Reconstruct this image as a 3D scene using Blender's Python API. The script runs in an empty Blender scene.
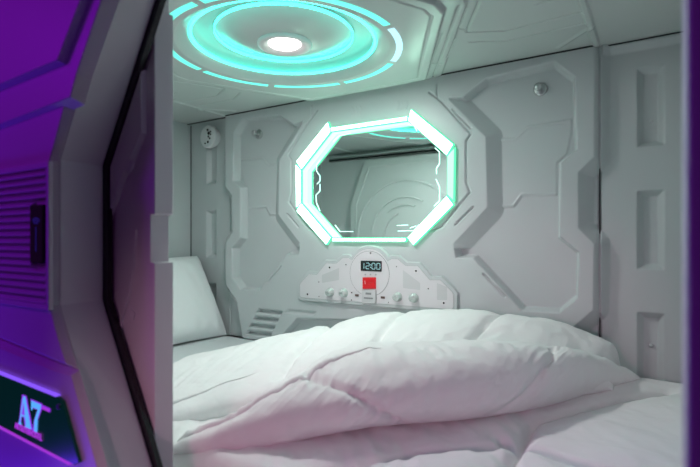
import bpy, bmesh, math, random
import numpy as np
from mathutils import Vector, noise
random.seed(4)
C = bpy.context.scene
COL = C.collection
PI = math.pi
# ------------------------------------------------------------------ frame of the place
F = 488.0
TH = math.atan(306.0 / F)
SN, CS = math.sin(TH), math.cos(TH)
EYE = 0.95           # camera height above the floor
HY = 240.0           # horizon row
D = 1.745            # depth of the back wall
CX = -0.975          # middle of the pod along its length
XL, XR = -2.09, 0.14
ZC = EYE + 0.61      # ceiling
ZM = EYE - 0.469     # mattress top
YS = 0.45            # outer face of the pod front
YI = 0.53            # inner face of the pod front


def py(px, y, Y):
    """point (x, z) of the vertical plane at depth Y seen at a photo position"""
    u = (px - 350) / F
    d = Y / (CS + u * SN)
    return (d * (-SN + u * CS), EYE + (HY - y) * d / F)


def pz(px, y, z):
    """point (x, y) of the level plane at height z"""
    u = (px - 350) / F
    d = F * (z - EYE) / (HY - y)
    return (d * (-SN + u * CS), d * (CS + u * SN))


# ------------------------------------------------------------------ materials
def mat(name, col, rough=0.5, metal=0.0, bump=0.0, bscale=300.0, emit=None, estr=0.0, coat=0.0, sheen=0.0,
        var=0.0, alpha=1.0, ior=None, trans=0.0, spec=None, detail=3.0):
    m = bpy.data.materials.new(name)
    m.use_nodes = True
    nt = m.node_tree
    b = nt.nodes['Principled BSDF']
    b.inputs['Base Color'].default_value = (*col, 1)
    b.inputs['Roughness'].default_value = rough
    b.inputs['Metallic'].default_value = metal
    b.inputs['Coat Weight'].default_value = coat
    b.inputs['Coat Roughness'].default_value = 0.12
    b.inputs['Sheen Weight'].default_value = sheen
    b.inputs['Transmission Weight'].default_value = trans
    if spec is not None:
        b.inputs['Specular IOR Level'].default_value = spec
    if emit:
        b.inputs['Emission Color'].default_value = (*emit, 1)
        b.inputs['Emission Strength'].default_value = estr
    tc = nt.nodes.new('ShaderNodeTexCoord')
    n = nt.nodes.new('ShaderNodeTexNoise')
    n.inputs['Scale'].default_value = bscale
    n.inputs['Detail'].default_value = detail
    nt.links.new(tc.outputs['Object'], n.inputs['Vector'])
    if bump:
        bp = nt.nodes.new('ShaderNodeBump')
        bp.inputs['Strength'].default_value = bump
        bp.inputs['Distance'].default_value = 0.001
        nt.links.new(n.outputs['Fac'], bp.inputs['Height'])
        nt.links.new(bp.outputs['Normal'], b.inputs['Normal'])
    if var:
        n2 = nt.nodes.new('ShaderNodeTexNoise')
        n2.inputs['Scale'].default_value = 3.0
        nt.links.new(tc.outputs['Object'], n2.inputs['Vector'])
        r = nt.nodes.new('ShaderNodeValToRGB')
        r.color_ramp.elements[0].position = 0.35
        r.color_ramp.elements[1].position = 0.65
        r.color_ramp.elements[0].color = (*[c * (1 - var) for c in col], 1)
        r.color_ramp.elements[1].color = (*col, 1)
        nt.links.new(n2.outputs['Fac'], r.inputs['Fac'])
        nt.links.new(r.outputs['Color'], b.inputs['Base Color'])
    return m


def emis(name, col, s):
    return mat(name, tuple(0.25 * c for c in col), 0.4, emit=col, estr=s)


M = {}
M['plastic'] = mat('white_plastic', (0.575, 0.615, 0.622), 0.38, bump=0.05, bscale=500, var=0.02)
M['ceil'] = mat('ceiling_plastic', (0.58, 0.62, 0.61), 0.26, bump=0.03, bscale=500, var=0.02)
M['shell'] = mat('shell_plastic', (0.70, 0.70, 0.72), 0.42, bump=0.06, bscale=400, var=0.02)
M['door'] = mat('door_plastic', (0.74, 0.75, 0.76), 0.4, bump=0.05, bscale=400)
M['duvet'] = mat('duvet_cotton', (0.90, 0.90, 0.90), 0.9, bump=0.25, bscale=900, sheen=0.3)
M['sheet'] = mat('sheet_cotton', (0.74, 0.77, 0.79), 0.9, bump=0.25, bscale=900, sheen=0.2)
M['pillow'] = mat('pillow_cotton', (0.83, 0.85, 0.86), 0.9, bump=0.25, bscale=900, sheen=0.3)
M['mirror'] = mat('mirror_glass', (0.86, 0.96, 0.92), 0.015, metal=1.0)
M['led'] = emis('led_face', (0.55, 1.0, 0.78), 7.5)
M['ledgreen'] = emis('led_side', (0.14, 1.0, 0.52), 1.1)
M['ledsoft'] = emis('led_inner', (0.50, 1.0, 0.74), 1.6)
M['leddim'] = emis('led_dim_face', (0.66, 1.0, 0.86), 0.85)
M['etch'] = emis('mirror_etching', (0.55, 1.0, 0.88), 2.0)
M['cyan'] = emis('cyan_strip', (0.06, 1.0, 0.76), 4.5)
M['cyaninner'] = emis('cyan_inner_strip', (0.05, 1.0, 0.76), 5.0)
M['cyanseg'] = emis('cyan_segment', (0.16, 0.95, 0.80), 1.1)
M['cyanpale'] = emis('pale_segment', (0.55, 0.9, 1.0), 1.0)
M['lamp'] = emis('lamp_lens', (1.0, 0.93, 0.93), 6.0)
M['rim'] = mat('lamp_rim', (0.8, 0.72, 0.74), 0.3)
M['plate'] = mat('acrylic_plate', (0.74, 0.73, 0.75), 0.18, coat=0.4)
M['black'] = mat('black_plastic', (0.012, 0.012, 0.014), 0.25)
M['blackglass'] = mat('black_glass', (0.004, 0.012, 0.012), 0.12, coat=0.5)
M['sign'] = mat('sign_painted_reflection', (0.0, 0.02, 0.016), 0.2, emit=(0.0, 0.6, 0.42), estr=0.018)  # green base and faint emission stand in for reflections on black glass
M['digit'] = emis('clock_digit', (0.55, 0.95, 1.0), 0.8)
M['red'] = mat('red_switch', (0.62, 0.008, 0.015), 0.3, coat=0.3, emit=(1, 0.02, 0.03), estr=0.12)
M['redmark'] = mat('switch_mark', (0.9, 0.5, 0.5), 0.4)
M['grey'] = mat('grey_plastic', (0.42, 0.45, 0.45), 0.35)
M['pale'] = mat('pale_grey_acrylic', (0.62, 0.63, 0.64), 0.25)
M['darkgrey'] = mat('dark_grey_print', (0.25, 0.26, 0.27), 0.5)
M['brown'] = mat('brown_socket', (0.12, 0.07, 0.06), 0.4)
M['chrome'] = mat('chrome', (0.55, 0.57, 0.57), 0.3, metal=1.0)
M['knob'] = mat('pearl_knob', (0.68, 0.74, 0.72), 0.22, metal=0.35, coat=0.4)
M['rail'] = mat('rail_metal', (0.34, 0.36, 0.36), 0.35, metal=0.6)
M['signcyan'] = emis('sign_cyan', (0.10, 0.45, 1.0), 0.95)
M['signviolet'] = emis('sign_violet', (0.30, 0.03, 0.9), 0.8)
M['signpink'] = emis('sign_pink', (0.50, 0.05, 0.85), 0.7)
M['signline'] = emis('sign_edge', (0.25, 0.10, 1.0), 1.0)
M['readermark'] = emis('reader_mark', (0.03, 0.02, 0.35), 0.35)
M['floor'] = mat('dark_floor', (0.10, 0.09, 0.10), 0.5, bump=0.1, bscale=60, var=0.2)
M['bed'] = mat('bed_base', (0.5, 0.5, 0.52), 0.5)


def wrinkle(m, scale, dist, strength):
    nt = m.node_tree
    b = nt.nodes['Principled BSDF']
    old = b.inputs['Normal'].links[0].from_node
    tc = nt.nodes.new('ShaderNodeTexCoord')
    mp = nt.nodes.new('ShaderNodeMapping')
    mp.inputs['Rotation'].default_value = (0.2, 0.1, 0.75)
    mp.inputs['Scale'].default_value = (1.0, 2.6, 1.4)
    n = nt.nodes.new('ShaderNodeTexNoise')
    n.inputs['Scale'].default_value = scale
    n.inputs['Detail'].default_value = 4
    n.inputs['Distortion'].default_value = 0.8
    bp = nt.nodes.new('ShaderNodeBump')
    bp.inputs['Strength'].default_value = strength
    bp.inputs['Distance'].default_value = dist
    nt.links.new(tc.outputs['Object'], mp.inputs['Vector'])
    nt.links.new(mp.outputs['Vector'], n.inputs['Vector'])
    nt.links.new(n.outputs['Fac'], bp.inputs['Height'])
    nt.links.new(bp.outputs['Normal'], old.inputs['Normal'])
wrinkle(M['duvet'], 9, 0.02, 0.17)
wrinkle(M['pillow'], 7, 0.015, 0.18)
wrinkle(M['sheet'], 7, 0.01, 0.25)


# ------------------------------------------------------------------ mesh helpers
def link(name, me, m, parent=None, smooth=False):
    o = bpy.data.objects.new(name, me)
    COL.objects.link(o)
    if m is not None:
        me.materials.append(m)
    if smooth:
        me.shade_smooth()
    if parent is not None:
        o.parent = parent
    return o


def obj(name, bm, m, parent=None, smooth=False, bevel=0.0, seg=2, origin=None):
    bmesh.ops.recalc_face_normals(bm, faces=bm.faces)
    if origin is not None:
        bmesh.ops.translate(bm, verts=bm.verts, vec=-Vector(origin))
    me = bpy.data.meshes.new(name)
    bm.to_mesh(me)
    bm.free()
    o = link(name, me, m, parent, smooth)
    if origin is not None:
        o.location = origin
    if bevel:
        b = o.modifiers.new('bevel', 'BEVEL')
        b.width = bevel
        b.segments = seg
        b.limit_method = 'ANGLE'
        b.angle_limit = math.radians(30)
    return o


def thing(name, label, cat, loc=(0, 0, 0), group=None):
    o = bpy.data.objects.new(name, None)
    o.empty_display_size = 0.02
    COL.objects.link(o)
    o.location = loc
    return tag(o, label, cat, group)


def tag(o, label, cat, group=None):
    o['label'] = label
    o['category'] = cat
    if group:
        o['group'] = group
    return o


def struct(o, label=None):
    o['kind'] = 'structure'
    if label:
        o['label'] = label
    return o


def box(bm, a, b):
    v = [bm.verts.new((x, y, z)) for x in (a[0], b[0]) for y in (a[1], b[1]) for z in (a[2], b[2])]
    for f in ((0, 1, 3, 2), (4, 6, 7, 5), (0, 4, 5, 1), (2, 3, 7, 6), (0, 2, 6, 4), (1, 5, 7, 3)):
        bm.faces.new([v[i] for i in f])


def prism(bm, pts, y0, y1, top=None):
    """outline pts (x, z) at depth y0 run to depth y1 (towards the room if y1 < y0); top = other outline at y1"""
    top = top or pts
    a = [bm.verts.new((p[0], y0, p[1])) for p in pts]
    b = [bm.verts.new((p[0], y1, p[1])) for p in top]
    n = len(pts)
    bm.faces.new(a)
    bm.faces.new(list(reversed(b)))
    for i in range(n):
        bm.faces.new((a[i], b[i], b[(i + 1) % n], a[(i + 1) % n]))


def inset(pts, w):
    """shrink a simple outline by w"""
    n = len(pts)
    area = sum(pts[i][0] * pts[(i + 1) % n][1] - pts[(i + 1) % n][0] * pts[i][1] for i in range(n))
    s = 1 if area > 0 else -1
    out = []
    for i in range(n):
        p0, p1, p2 = Vector(pts[i - 1]), Vector(pts[i]), Vector(pts[(i + 1) % n])
        e1 = (p1 - p0).normalized()
        e2 = (p2 - p1).normalized()
        n1 = Vector((-e1.y, e1.x)) * s
        n2 = Vector((-e2.y, e2.x)) * s
        k = (n1 + n2)
        k = k / max(0.35, k.dot(n1))
        out.append((p1.x + k.x * w, p1.y + k.y * w))
    return out


def disc(bm, c, r, y0, y1, n=32, r1=None):
    pts = [(c[0] + r * math.cos(2 * PI * i / n), c[1] + r * math.sin(2 * PI * i / n)) for i in range(n)]
    r1 = r if r1 is None else r1
    top = [(c[0] + r1 * math.cos(2 * PI * i / n), c[1] + r1 * math.sin(2 * PI * i / n)) for i in range(n)]
    prism(bm, pts, y0, y1, top)


def stroke(bm, pts, w, y0, y1):
    """a flat band of width w along a path (x, z), mitred"""
    P = [Vector(p) for p in pts]
    L, R = [], []
    for i, p in enumerate(P):
        if i == 0:
            t = (P[1] - P[0]).normalized(); k = Vector((-t.y, t.x))
        elif i == len(P) - 1:
            t = (P[-1] - P[-2]).normalized(); k = Vector((-t.y, t.x))
        else:
            t1 = (P[i] - P[i - 1]).normalized(); t2 = (P[i + 1] - P[i]).normalized()
            n1 = Vector((-t1.y, t1.x)); n2 = Vector((-t2.y, t2.x))
            k = n1 + n2
            k = k / max(0.3, k.dot(n1))
        L.append(tuple(p + k * w / 2)); R.append(tuple(p - k * w / 2))
    for i in range(len(P) - 1):
        prism(bm, [L[i], L[i + 1], R[i + 1], R[i]], y0, y1)


def lathe(bm, prof, c, n=64, axis='z', flip=1):
    """profile (r, h) about a vertical axis through c; axis 'y' lays it towards the viewer"""
    rings = []
    for r, h in prof:
        ring = []
        if r < 1e-6:
            rings.append([bm.verts.new((c[0], c[1], c[2] + h) if axis == 'z' else (c[0], c[1] + h, c[2]))])
            continue
        for i in range(n):
            a = 2 * PI * i / n
            if axis == 'z':
                ring.append(bm.verts.new((c[0] + r * math.cos(a), c[1] + r * math.sin(a), c[2] + h)))
            else:
                ring.append(bm.verts.new((c[0] + r * math.cos(a), c[1] + h, c[2] + r * math.sin(a))))
        rings.append(ring)
    for A, B in zip(rings, rings[1:]):
        for i in range(n):
            j = (i + 1) % n
            if len(A) == 1 and len(B) == 1:
                continue
            if len(A) == 1:
                bm.faces.new((A[0], B[i], B[j]))
            elif len(B) == 1:
                bm.faces.new((A[i], B[0], A[j]))
            else:
                bm.faces.new((A[i], B[i], B[j], A[j]))


def grid_mesh(name, X, Y, Z, m, parent=None, mask=None):
    """mesh over 2-D arrays of coordinates"""
    r, c = X.shape
    co = np.stack([X, Y, Z], -1).reshape(-1, 3).astype(np.float32)
    i = np.arange(r * c).reshape(r, c)
    q = np.stack([i[:-1, :-1], i[:-1, 1:], i[1:, 1:], i[1:, :-1]], -1).reshape(-1, 4)
    if mask is not None:
        mm = (mask[:-1, :-1] & mask[:-1, 1:] & mask[1:, 1:] & mask[1:, :-1]).reshape(-1)
        q = q[mm]
    me = bpy.data.meshes.new(name)
    me.vertices.add(len(co)); me.vertices.foreach_set('co', co.ravel())
    me.loops.add(q.size); me.loops.foreach_set('vertex_index', q.ravel().astype(np.int32))
    me.polygons.add(len(q)); me.polygons.foreach_set('loop_start', (np.arange(len(q)) * 4).astype(np.int32))
    me.update(calc_edges=True)
    me.validate()
    return link(name, me, m, parent, True)


def sdf(A, B, pts):
    """signed distance to an outline, positive inside"""
    d = np.full(A.shape, 1e9)
    ins = np.zeros(A.shape, bool)
    n = len(pts)
    for i in range(n):
        x0, z0 = pts[i]; x1, z1 = pts[(i + 1) % n]
        ex, ez = x1 - x0, z1 - z0
        t = np.clip(((A - x0) * ex + (B - z0) * ez) / (ex * ex + ez * ez + 1e-12), 0, 1)
        d = np.minimum(d, np.hypot(A - x0 - t * ex, B - z0 - t * ez))
        if z0 != z1:
            c = ((z0 > B) != (z1 > B)) & (A < (x1 - x0) * (B - z0) / (z1 - z0) + x0)
            ins ^= c
    return np.where(ins, d, -d)


def dline(A, B, pts):
    d = np.full(A.shape, 1e9)
    for (x0, z0), (x1, z1) in zip(pts, pts[1:]):
        ex, ez = x1 - x0, z1 - z0
        t = np.clip(((A - x0) * ex + (B - z0) * ez) / (ex * ex + ez * ez + 1e-12), 0, 1)
        d = np.minimum(d, np.hypot(A - x0 - t * ex, B - z0 - t * ez))
    return d


def ramp(d, w):
    return np.clip(d / w, 0, 1)


def mir(pts, c=CX):
    return [(2 * c - x, z) for x, z in pts]


# ================================================================== BACK WALL
HB = 0.045
YB = D - HB          # face of the raised body


def W(lst, Y=YB):
    return [py(a, b, Y) for a, b in lst]


st = 0.003
xs = np.arange(XL, XR + st, st)
zs = np.arange(EYE - 0.62, ZC + 0.012, st)
A, B = np.meshgrid(xs, zs)
right_out = W([(594, 40), (594, 157), (578, 172), (578, 228), (594, 244), (593, 310), (567, 332)])
right_out = [(right_out[0][0], ZC + 0.05)] + right_out[1:]
low = (py(567, 332, YB)[0] - 0.06, EYE - 0.56)
body_r = right_out + [low]
body = body_r + list(reversed(mir(body_r)))
Hb = HB * ramp(sdf(A, B, body) + 0.042, 0.042)
inset_r = W([(430, 97), (463, 97), (486, 78), (554, 61), (575, 77), (577, 150), (560.5, 163), (560, 236.5), (579, 252),
             (578, 298), (560, 313), (522, 311), (473, 258), (430, 258)])
ins_d = np.maximum(sdf(A, B, inset_r), sdf(A, B, mir(inset_r)))
FL = 0.004
Hin = HB - (HB - FL) * ramp(ins_d, 0.010)
# stepped ridge lines inside the insets
l1 = W([(486, 141), (516, 139), (528, 127.5), (575, 120)], D)
l2 = W([(482, 208), (514, 206), (522, 195), (560, 194)], D)
for L in (l1, l2, mir(l1), mir(l2)):
    Hin = Hin + 0.004 * (1 - ramp(np.abs(dline(A, B, L)) - 0.002, 0.004)) * (ins_d > 0.018)
band_r = l1 + list(reversed(l2))
bd = np.maximum(sdf(A, B, band_r), sdf(A, B, mir(band_r)))
Hin = Hin + 0.003 * ramp(bd, 0.004) * (ins_d > 0.018)
hub_r = W([(449, 100), (485.5, 137), (487, 207), (453, 244), (456, 262)])
hub_r = [(hub_r[0][0] - 0.012, ZC + 0.05)] + hub_r + [(hub_r[-1][0], EYE - 0.3)]
hub = hub_r + list(reversed(mir(hub_r)))
hs = np.where(B > EYE - 0.03, 0.054, 0.016)
Hh = HB * ramp(sdf(A, B, hub) + hs, hs)
H = np.maximum(np.minimum(Hb, Hin), np.minimum(Hh, Hb + 0.0))
# grooves on the hub and frame
gro = [W([(429, 92), (441, 101), (471, 134), (466, 141), (466, 182), (470, 192), (441, 227), (422, 234)]),
       W([(452, 110), (470.5, 128)]), W([(455.5, 224.5), (472.6, 207.4)]), W([(483, 274), (505, 296.5)]),
       W([(437, 97), (437, 84)])]
for g in gro:
    for L in (g, mir(g)):
        H = H - 0.008 * (1 - ramp(np.abs(dline(A, B, L)) - 0.0015, 0.0025))
# little bracket grooves over the mirror
for px in (352, 356, 360, 398, 402, 407):
    L = W([(px, 108 - (px - 350) * 0.14), (px + 1.5, 112 - (px - 350) * 0.14), (px, 116 - (px - 350) * 0.14)])
    H = H - 0.003 * (1 - ramp(dline(A, B, L) - 0.0008, 0.002))
# recess that holds the mirror
mirr = [(0.340, 0.307), (0.180, 0.464), (-0.180, 0.464), (-0.340, 0.307), (-0.340, 0.160), (-0.180, 0.0), (0.180, 0.0), (0.340, 0.160)]
mirror_hole = [(CX + x, EYE + z) for x, z in mirr]
H = np.where(sdf(A, B, mirror_hole) > 0, 0.008, H)
# louvre field at the foot of the wall, left (and its twin on the right)
trap = W([(250, 304), (345, 312), (392, 312), (300, 314), (291.5, 316), (273, 338), (255, 345), (225, 345), (228, 332)])
for k in range(4):
    yy = 309 + 7.2 * k
    sx = -3.6 * k
    slot = W([(259 + sx, yy), (282 + sx, yy + 2.6), (280 + sx, yy + 6.0), (256.5 + sx, yy + 3.4)])
    for L in (slot, mir(slot)):
        s = sdf(A, B, L)
        H = H - 0.022 * ramp(s + 0.003, 0.007)
slot = W([(288, 309.5), (316, 312), (313, 315), (285, 312.5)])
for L in (slot, mir(slot)):
    H = H - 0.008 * ramp(sdf(A, B, L) + 0.003, 0.006)
# under-cut beneath the console
cut_l = W([(297, 318), (372, 320), (372, 352), (274, 352), (276, 341)])
cut = cut_l + []
for L in (cut_l, mir(cut_l)):
    H = H - 0.032 * ramp(sdf(A, B, L), 0.012) * (H > 0.03)
# pockets of the end columns
for (a, b) in ((0.53, 0.286), (0.152, -0.09), (-0.222, -0.45)):
    pk = [(-0.050, EYE + a), (0.022, EYE + a), (0.022, EYE + b), (-0.050, EYE + b)]
    for L in (pk, mir(pk)):
        H = H - 0.022 * ramp(sdf(A, B, L), 0.017)
# joints
for x in (-0.152, 2 * CX + 0.152):
    H = H - 0.012 * (1 - ramp(np.abs(A - x) - 0.0015, 0.002))
# top cove on the end columns
H = H + 0.02 * ramp(B - (ZC - 0.028), 0.02) * (H < 0.02) * (A > -0.15)
# the bed slides in under the moulding
H = H * ramp(B - (ZM - 0.006), 0.008)
wall = grid_mesh('wall_back', A, D - H, B, M['plastic'])
struct(wall, 'white moulded back wall with raised futuristic panels')

# dark joints where the wall meets the ceiling and the end wall
M['joint'] = mat('dark_joint', (0.03, 0.035, 0.035), 0.7)
bm = bmesh.new()
box(bm, (-1.80, YB - 0.004, ZC - 0.0045), (-0.15, YB + 0.003, ZC - 0.0008))
box(bm, (XL, D - 0.024, ZC - 0.0035), (-1.81, D - 0.018, ZC - 0.0008))
box(bm, (-0.14, D - 0.024, ZC - 0.0035), (XR, D - 0.018, ZC - 0.0008))
struct(obj('trim_1', bm, M['joint']))
bm = bmesh.new()
box(bm, (XL - 0.001, D - 0.003, EYE - 0.47), (XL + 0.004, D + 0.002, ZC - 0.005))
struct(obj('trim_2', bm, M['joint']))
bm = bmesh.new()
box(bm, (-0.1535, D - 0.0015, EYE - 0.45), (-0.1505, D + 0.0015, ZC - 0.005))
struct(obj('trim_3', bm, M['joint']))
for z_ in (0.365, -0.325):
    bm = bmesh.new()
    lathe(bm, [(0.006, 0.0), (0.006, -0.004), (0.003, -0.007), (0, -0.007)], (-0.013, D + 0.0219, EYE + z_), 16, 'y')
    obj('screw_cap', bm, M['plastic'], wall, True)

# end walls
bm = bmesh.new()
box(bm, (XL - 0.04, YI, EYE - 0.62), (XL, D + 0.03, ZC + 0.03))
o = obj('wall_left', bm, M['plastic'])
struct(o)
bm = bmesh.new()
box(bm, (XR, YI, EYE - 0.62), (XR + 0.04, D + 0.03, ZC + 0.03))
struct(obj('wall_right', bm, M['plastic']))

# ================================================================== CEILING
RC = (-0.973, 1.172)
st = 0.003
xs = np.arange(XL, XR + st, st)
ys = np.arange(YI - 0.002, D + 0.003, st)
A, B = np.meshgrid(xs, ys)
rr = np.hypot(A - RC[0], B - RC[1])
hexa = [(RC[0] + a, RC[1] + b) for a, b in ((0.26, 0.485), (0.505, 0.03), (0.505, -0.03), (0.26, -0.48), (-0.26, -0.48), (-0.505, -0.03), (-0.505, 0.03), (-0.26, 0.485))]
hx = sdf(A, B, hexa)
drop = 0.025 * ramp(hx + 0.010, 0.010)
# stepped border outside the plate
step = 0.008 * ramp(hx + 0.062, 0.006)
drop = np.maximum(drop, step)
ZP = ZC - 0.025
groove = (1 - ramp(np.abs(hx - 0.030) - 0.0012, 0.003)) * 0.004
drop = drop - groove
drop = np.where(rr < 0.330, np.minimum(drop, 0.025 * np.clip((rr - 0.2835) / 0.040, 0, 1) ** 0.8), drop)
# dish cut-out profile (all heights above the plate)
drop = np.where(rr < 0.283, -0.055, drop)


def CL(lst, z=ZC):
    return [pz(a, b, z) for a, b in lst]


cg = [CL([(479, 2), (466, 32.5), (506, 31), (583, 12)]), CL([(469, 42), (506, 41.5), (586, 23)]),
      CL([(466, 8), (458, 29), (467, 30)]), CL([(441, 31), (431, 61), (440, 62)]), CL([(455, 39), (447, 56)]),
      CL([(536, 5), (555, 0)]), CL([(459, 3), (438, 62), (432, 78)])]
for g in cg:
    for L in (g, mir(g)):
        drop = drop - 0.006 * (1 - ramp(dline(A, B, L) - 0.0012, 0.0025))
rb = CL([(586, 0), (594, 24), (599, 40)])
rb = [(-0.158, 0.55), (-0.158, 1.70)]
for L in (rb, mir(rb)):
    drop = drop + 0.006 * (1 - ramp(dline(A, B, L) - 0.006, 0.006))
dg = CL([(592, 26), (558, 48)])
for L in (dg, mir(dg)):
    drop = drop + 0.004 * (1 - ramp(dline(A, B, L) - 0.003, 0.006))
pk = [(-0.055, 1.05), (0.015, 1.05), (0.015, 1.30), (-0.055, 1.30)]
pc = CL([(637, 13), (660, 11)])
for L in (pk, mir(pk)):
    drop = drop - 0.02 * ramp(sdf(A, B, L), 0.012)
ceil = grid_mesh('ceiling', A, B, ZC - drop, M['ceil'])
struct(ceil, 'white moulded ceiling with a dropped hexagonal plate')

# ---- ring light set in the ceiling
ring = thing('ring_light', 'large round ceiling light with glowing turquoise trough and dashed outer ring', 'ceiling light', (RC[0], RC[1], ZP))
Z = lambda h: EYE + h - ZP      # local height for a level above the eye


def lobj(name, bm, m, parent, smooth=False, **k):
    return obj(name, bm, m, parent, smooth, **k)


bm = bmesh.new()
lathe(bm, [(0.2840, Z(0.6095)), (0.2825, Z(0.611)), (0.282, Z(0.640)), (0.262, Z(0.646)), (0.235, Z(0.645)), (0.216, Z(0.644)), (0.2135, Z(0.642)),
           (0.2130, Z(0.634)), (0.205, Z(0.640)), (0.190, Z(0.636)), (0.160, Z(0.624)), (0.12, Z(0.612)), (0.085, Z(0.607)), (0, Z(0.607))],
      (0, 0, 0), 128)
lobj('dish', bm, M['ceil'], ring, True)
bm = bmesh.new()     # glowing strip on the outer rim
lathe(bm, [(0.2835, Z(0.607)), (0.2755, Z(0.607)), (0.2745, Z(0.609)), (0.2745, Z(0.614)), (0.2820, Z(0.614))], (0, 0, 0), 128)
lobj('light_strip', bm, M['cyan'], ring, True)
bm = bmesh.new()
lathe(bm, [(0.2125, Z(0.6345)), (0.2125, Z(0.627)), (0.2110, Z(0.6255)), (0.2095, Z(0.627)), (0.2090, Z(0.6345))], (0, 0, 0), 128)
lobj('light_strip', bm, M['cyaninner'], ring, True)
# dashed outer ring, r .335 - .372
gaps = [math.radians(a) for a in (3, 48, 93, 138, 183, 228, 273, 318)]
for i in range(len(gaps)):
    a0 = gaps[i]
    a1 = gaps[(i + 1) % len(gaps)] + (2 * PI if i == len(gaps) - 1 else 0)
    a0 += 0.035; a1 -= 0.035
    bm = bmesh.new()
    n = 20
    r0, r1 = 0.343, 0.363
    rows = []
    for k in range(n + 1):
        a = a0 + (a1 - a0) * k / n
        rows.append([bm.verts.new((r * math.cos(a), r * math.sin(a), z)) for r, z in ((r0, 0.004), (r0, -0.0015), (r1, -0.0015), (r1, 0.004))])
    for P_, Q_ in zip(rows, rows[1:]):
        for j in range(4):
            bm.faces.new((P_[j], P_[(j + 1) % 4], Q_[(j + 1) % 4], Q_[j]))
    bm.faces.new(rows[0]); bm.faces.new(rows[-1])
    lobj('ring_segment', bm, M['cyanpale'] if i == 0 else M["cyanseg"], ring)
dl = thing('downlight', 'small round white downlight glowing in the middle of the ring light', 'downlight', (RC[0], RC[1], EYE + 0.607))
bm = bmesh.new()
lathe(bm, [(0.084, 0.0), (0.083, -0.007), (0.075, -0.011), (0.060, -0.006), (0.050, -0.001)], (0, 0, 0), 64)
obj('rim', bm, M['rim'], dl, True)
bm = bmesh.new()
lathe(bm, [(0.050, -0.001), (0.045, -0.005), (0.03, -0.008), (0, -0.009)], (0, 0, 0), 64)
obj('lens', bm, M['lamp'], dl, True)

# ================================================================== MIRROR with light frame
mt = thing('wall_mirror', 'eight-sided mirror with glowing mint light frame on the back wall', 'mirror', (CX, YB, EYE + 0.238))
def rel(pts, c=(CX, EYE + 0.238)):
    return [(x - c[0], z - c[1]) for x, z in pts]
mo = mt.location
glass = inset(mirror_hole, -0.0)
bm = bmesh.new()
prism(bm, rel(inset(mirror_hole, 0.001)), D - 0.009 - mo.y, D - 0.014 - mo.y)
obj('glass', bm, M['mirror'], mt)
YF = 1.682 - mo.y
YW = D - 0.0145 - mo.y
outer = {'tr': [(0.19, 0.498), (0.36, 0.345)], 'r': [(0.363, 0.335), (0.36, 0.137)], 'br': [(0.36, 0.127), (0.2, -0.022)]}
inner = {'tr': [(0.176, 0.452), (0.332, 0.304)], 'r': [(0.332, 0.304), (0.332, 0.163)], 'br': [(0.332, 0.163), (0.174, 0.010)]}


def bar(name, quad, mface, mside):
    q = [(x, z - 0.238) for x, z in quad]
    bm = bmesh.new()
    prism(bm, q, 1.699 - mo.y, YF + 0.004)
    o = obj(name, bm, mside, mt, bevel=0.002)
    bm = bmesh.new()
    qi = inset(q, 0.004)
    prism(bm, qi, YF + 0.0035, YF)
    obj('diffuser', bm, mface, o)
    return o


for s in (1, -1):
    f = lambda p: (s * p[0], p[1])
    for k in ('tr', 'r', 'br'):
        q = [f(outer[k][0]), f(outer[k][1]), f(inner[k][1]), f(inner[k][0])]
        bar('light_bar', q, M['leddim'] if (k == 'r' and s == 1) else M['led'], M['ledgreen'])
bar('light_bar', [(-0.178, 0.471), (0.178, 0.471), (0.176, 0.451), (-0.176, 0.451)], M['led'], M['ledgreen'])
bar('light_bar', [(-0.17, 0.010), (0.17, 0.010), (0.17, -0.008), (-0.17, -0.008)], M['led'], M['ledgreen'])
# lining between the bars and the glass
inn = [(0.176, 0.451), (0.332, 0.304), (0.332, 0.163), (0.174, 0.010), (-0.174, 0.010), (-0.332, 0.163), (-0.332, 0.304), (-0.176, 0.451)]
inn = [(x, z - 0.238) for x, z in inn]
bm = bmesh.new()
a = [bm.verts.new((x, 1.70 - mo.y, z)) for x, z in inn]
b = [bm.verts.new((x, YW, z)) for x, z in inn]
inn2 = inset(inn, -0.004)
c = [bm.verts.new((x, YW, z)) for x, z in inn2]
d_ = [bm.verts.new((x, 1.70 - mo.y, z)) for x, z in inn2]
for i in range(8):
    j = (i + 1) % 8
    bm.faces.new((a[i], a[j], b[j], b[i]))
    bm.faces.new((b[i], b[j], c[j], c[i]))
    bm.faces.new((c[i], c[j], d_[j], d_[i]))
    bm.faces.new((d_[i], d_[j], a[j], a[i]))
for i, f_ in enumerate(bm.faces):
    f_.material_index = 1 if i // 4 == 1 else 0
lo_ = obj('lining', bm, M['ledsoft'], mt)
lo_.data.materials.append(M['ledgreen'])
YG = D - 0.014
et = [[(333, 142), (339, 136), (351, 133)],
      [(320, 160), (316.5, 165), (316.5, 171), (320, 176), (320, 181), (317, 184)], [(320, 184), (320, 191), (316, 195), (316.5, 203), (320, 211)],
      [(335, 225), (340, 231.5), (353, 231.5)],
      [(398, 231), (414, 230.5), (419, 224.5)], [(397, 225.5), (408, 225)], [(410, 228), (416, 226)],
      [(435, 148), (439.5, 152), (439.5, 164), (436.5, 168), (436.5, 174)], [(436, 179), (439.5, 187), (439.5, 201), (434, 206)],
      [(408, 124), (414, 126), (417, 131)]]
for L in et:
    bm = bmesh.new()
    stroke(bm, rel(W(L, YG)), 0.0032, YG - mo.y, YG - 0.0015 - mo.y)
    obj('etched_line', bm, M['etch'], mt)

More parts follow.
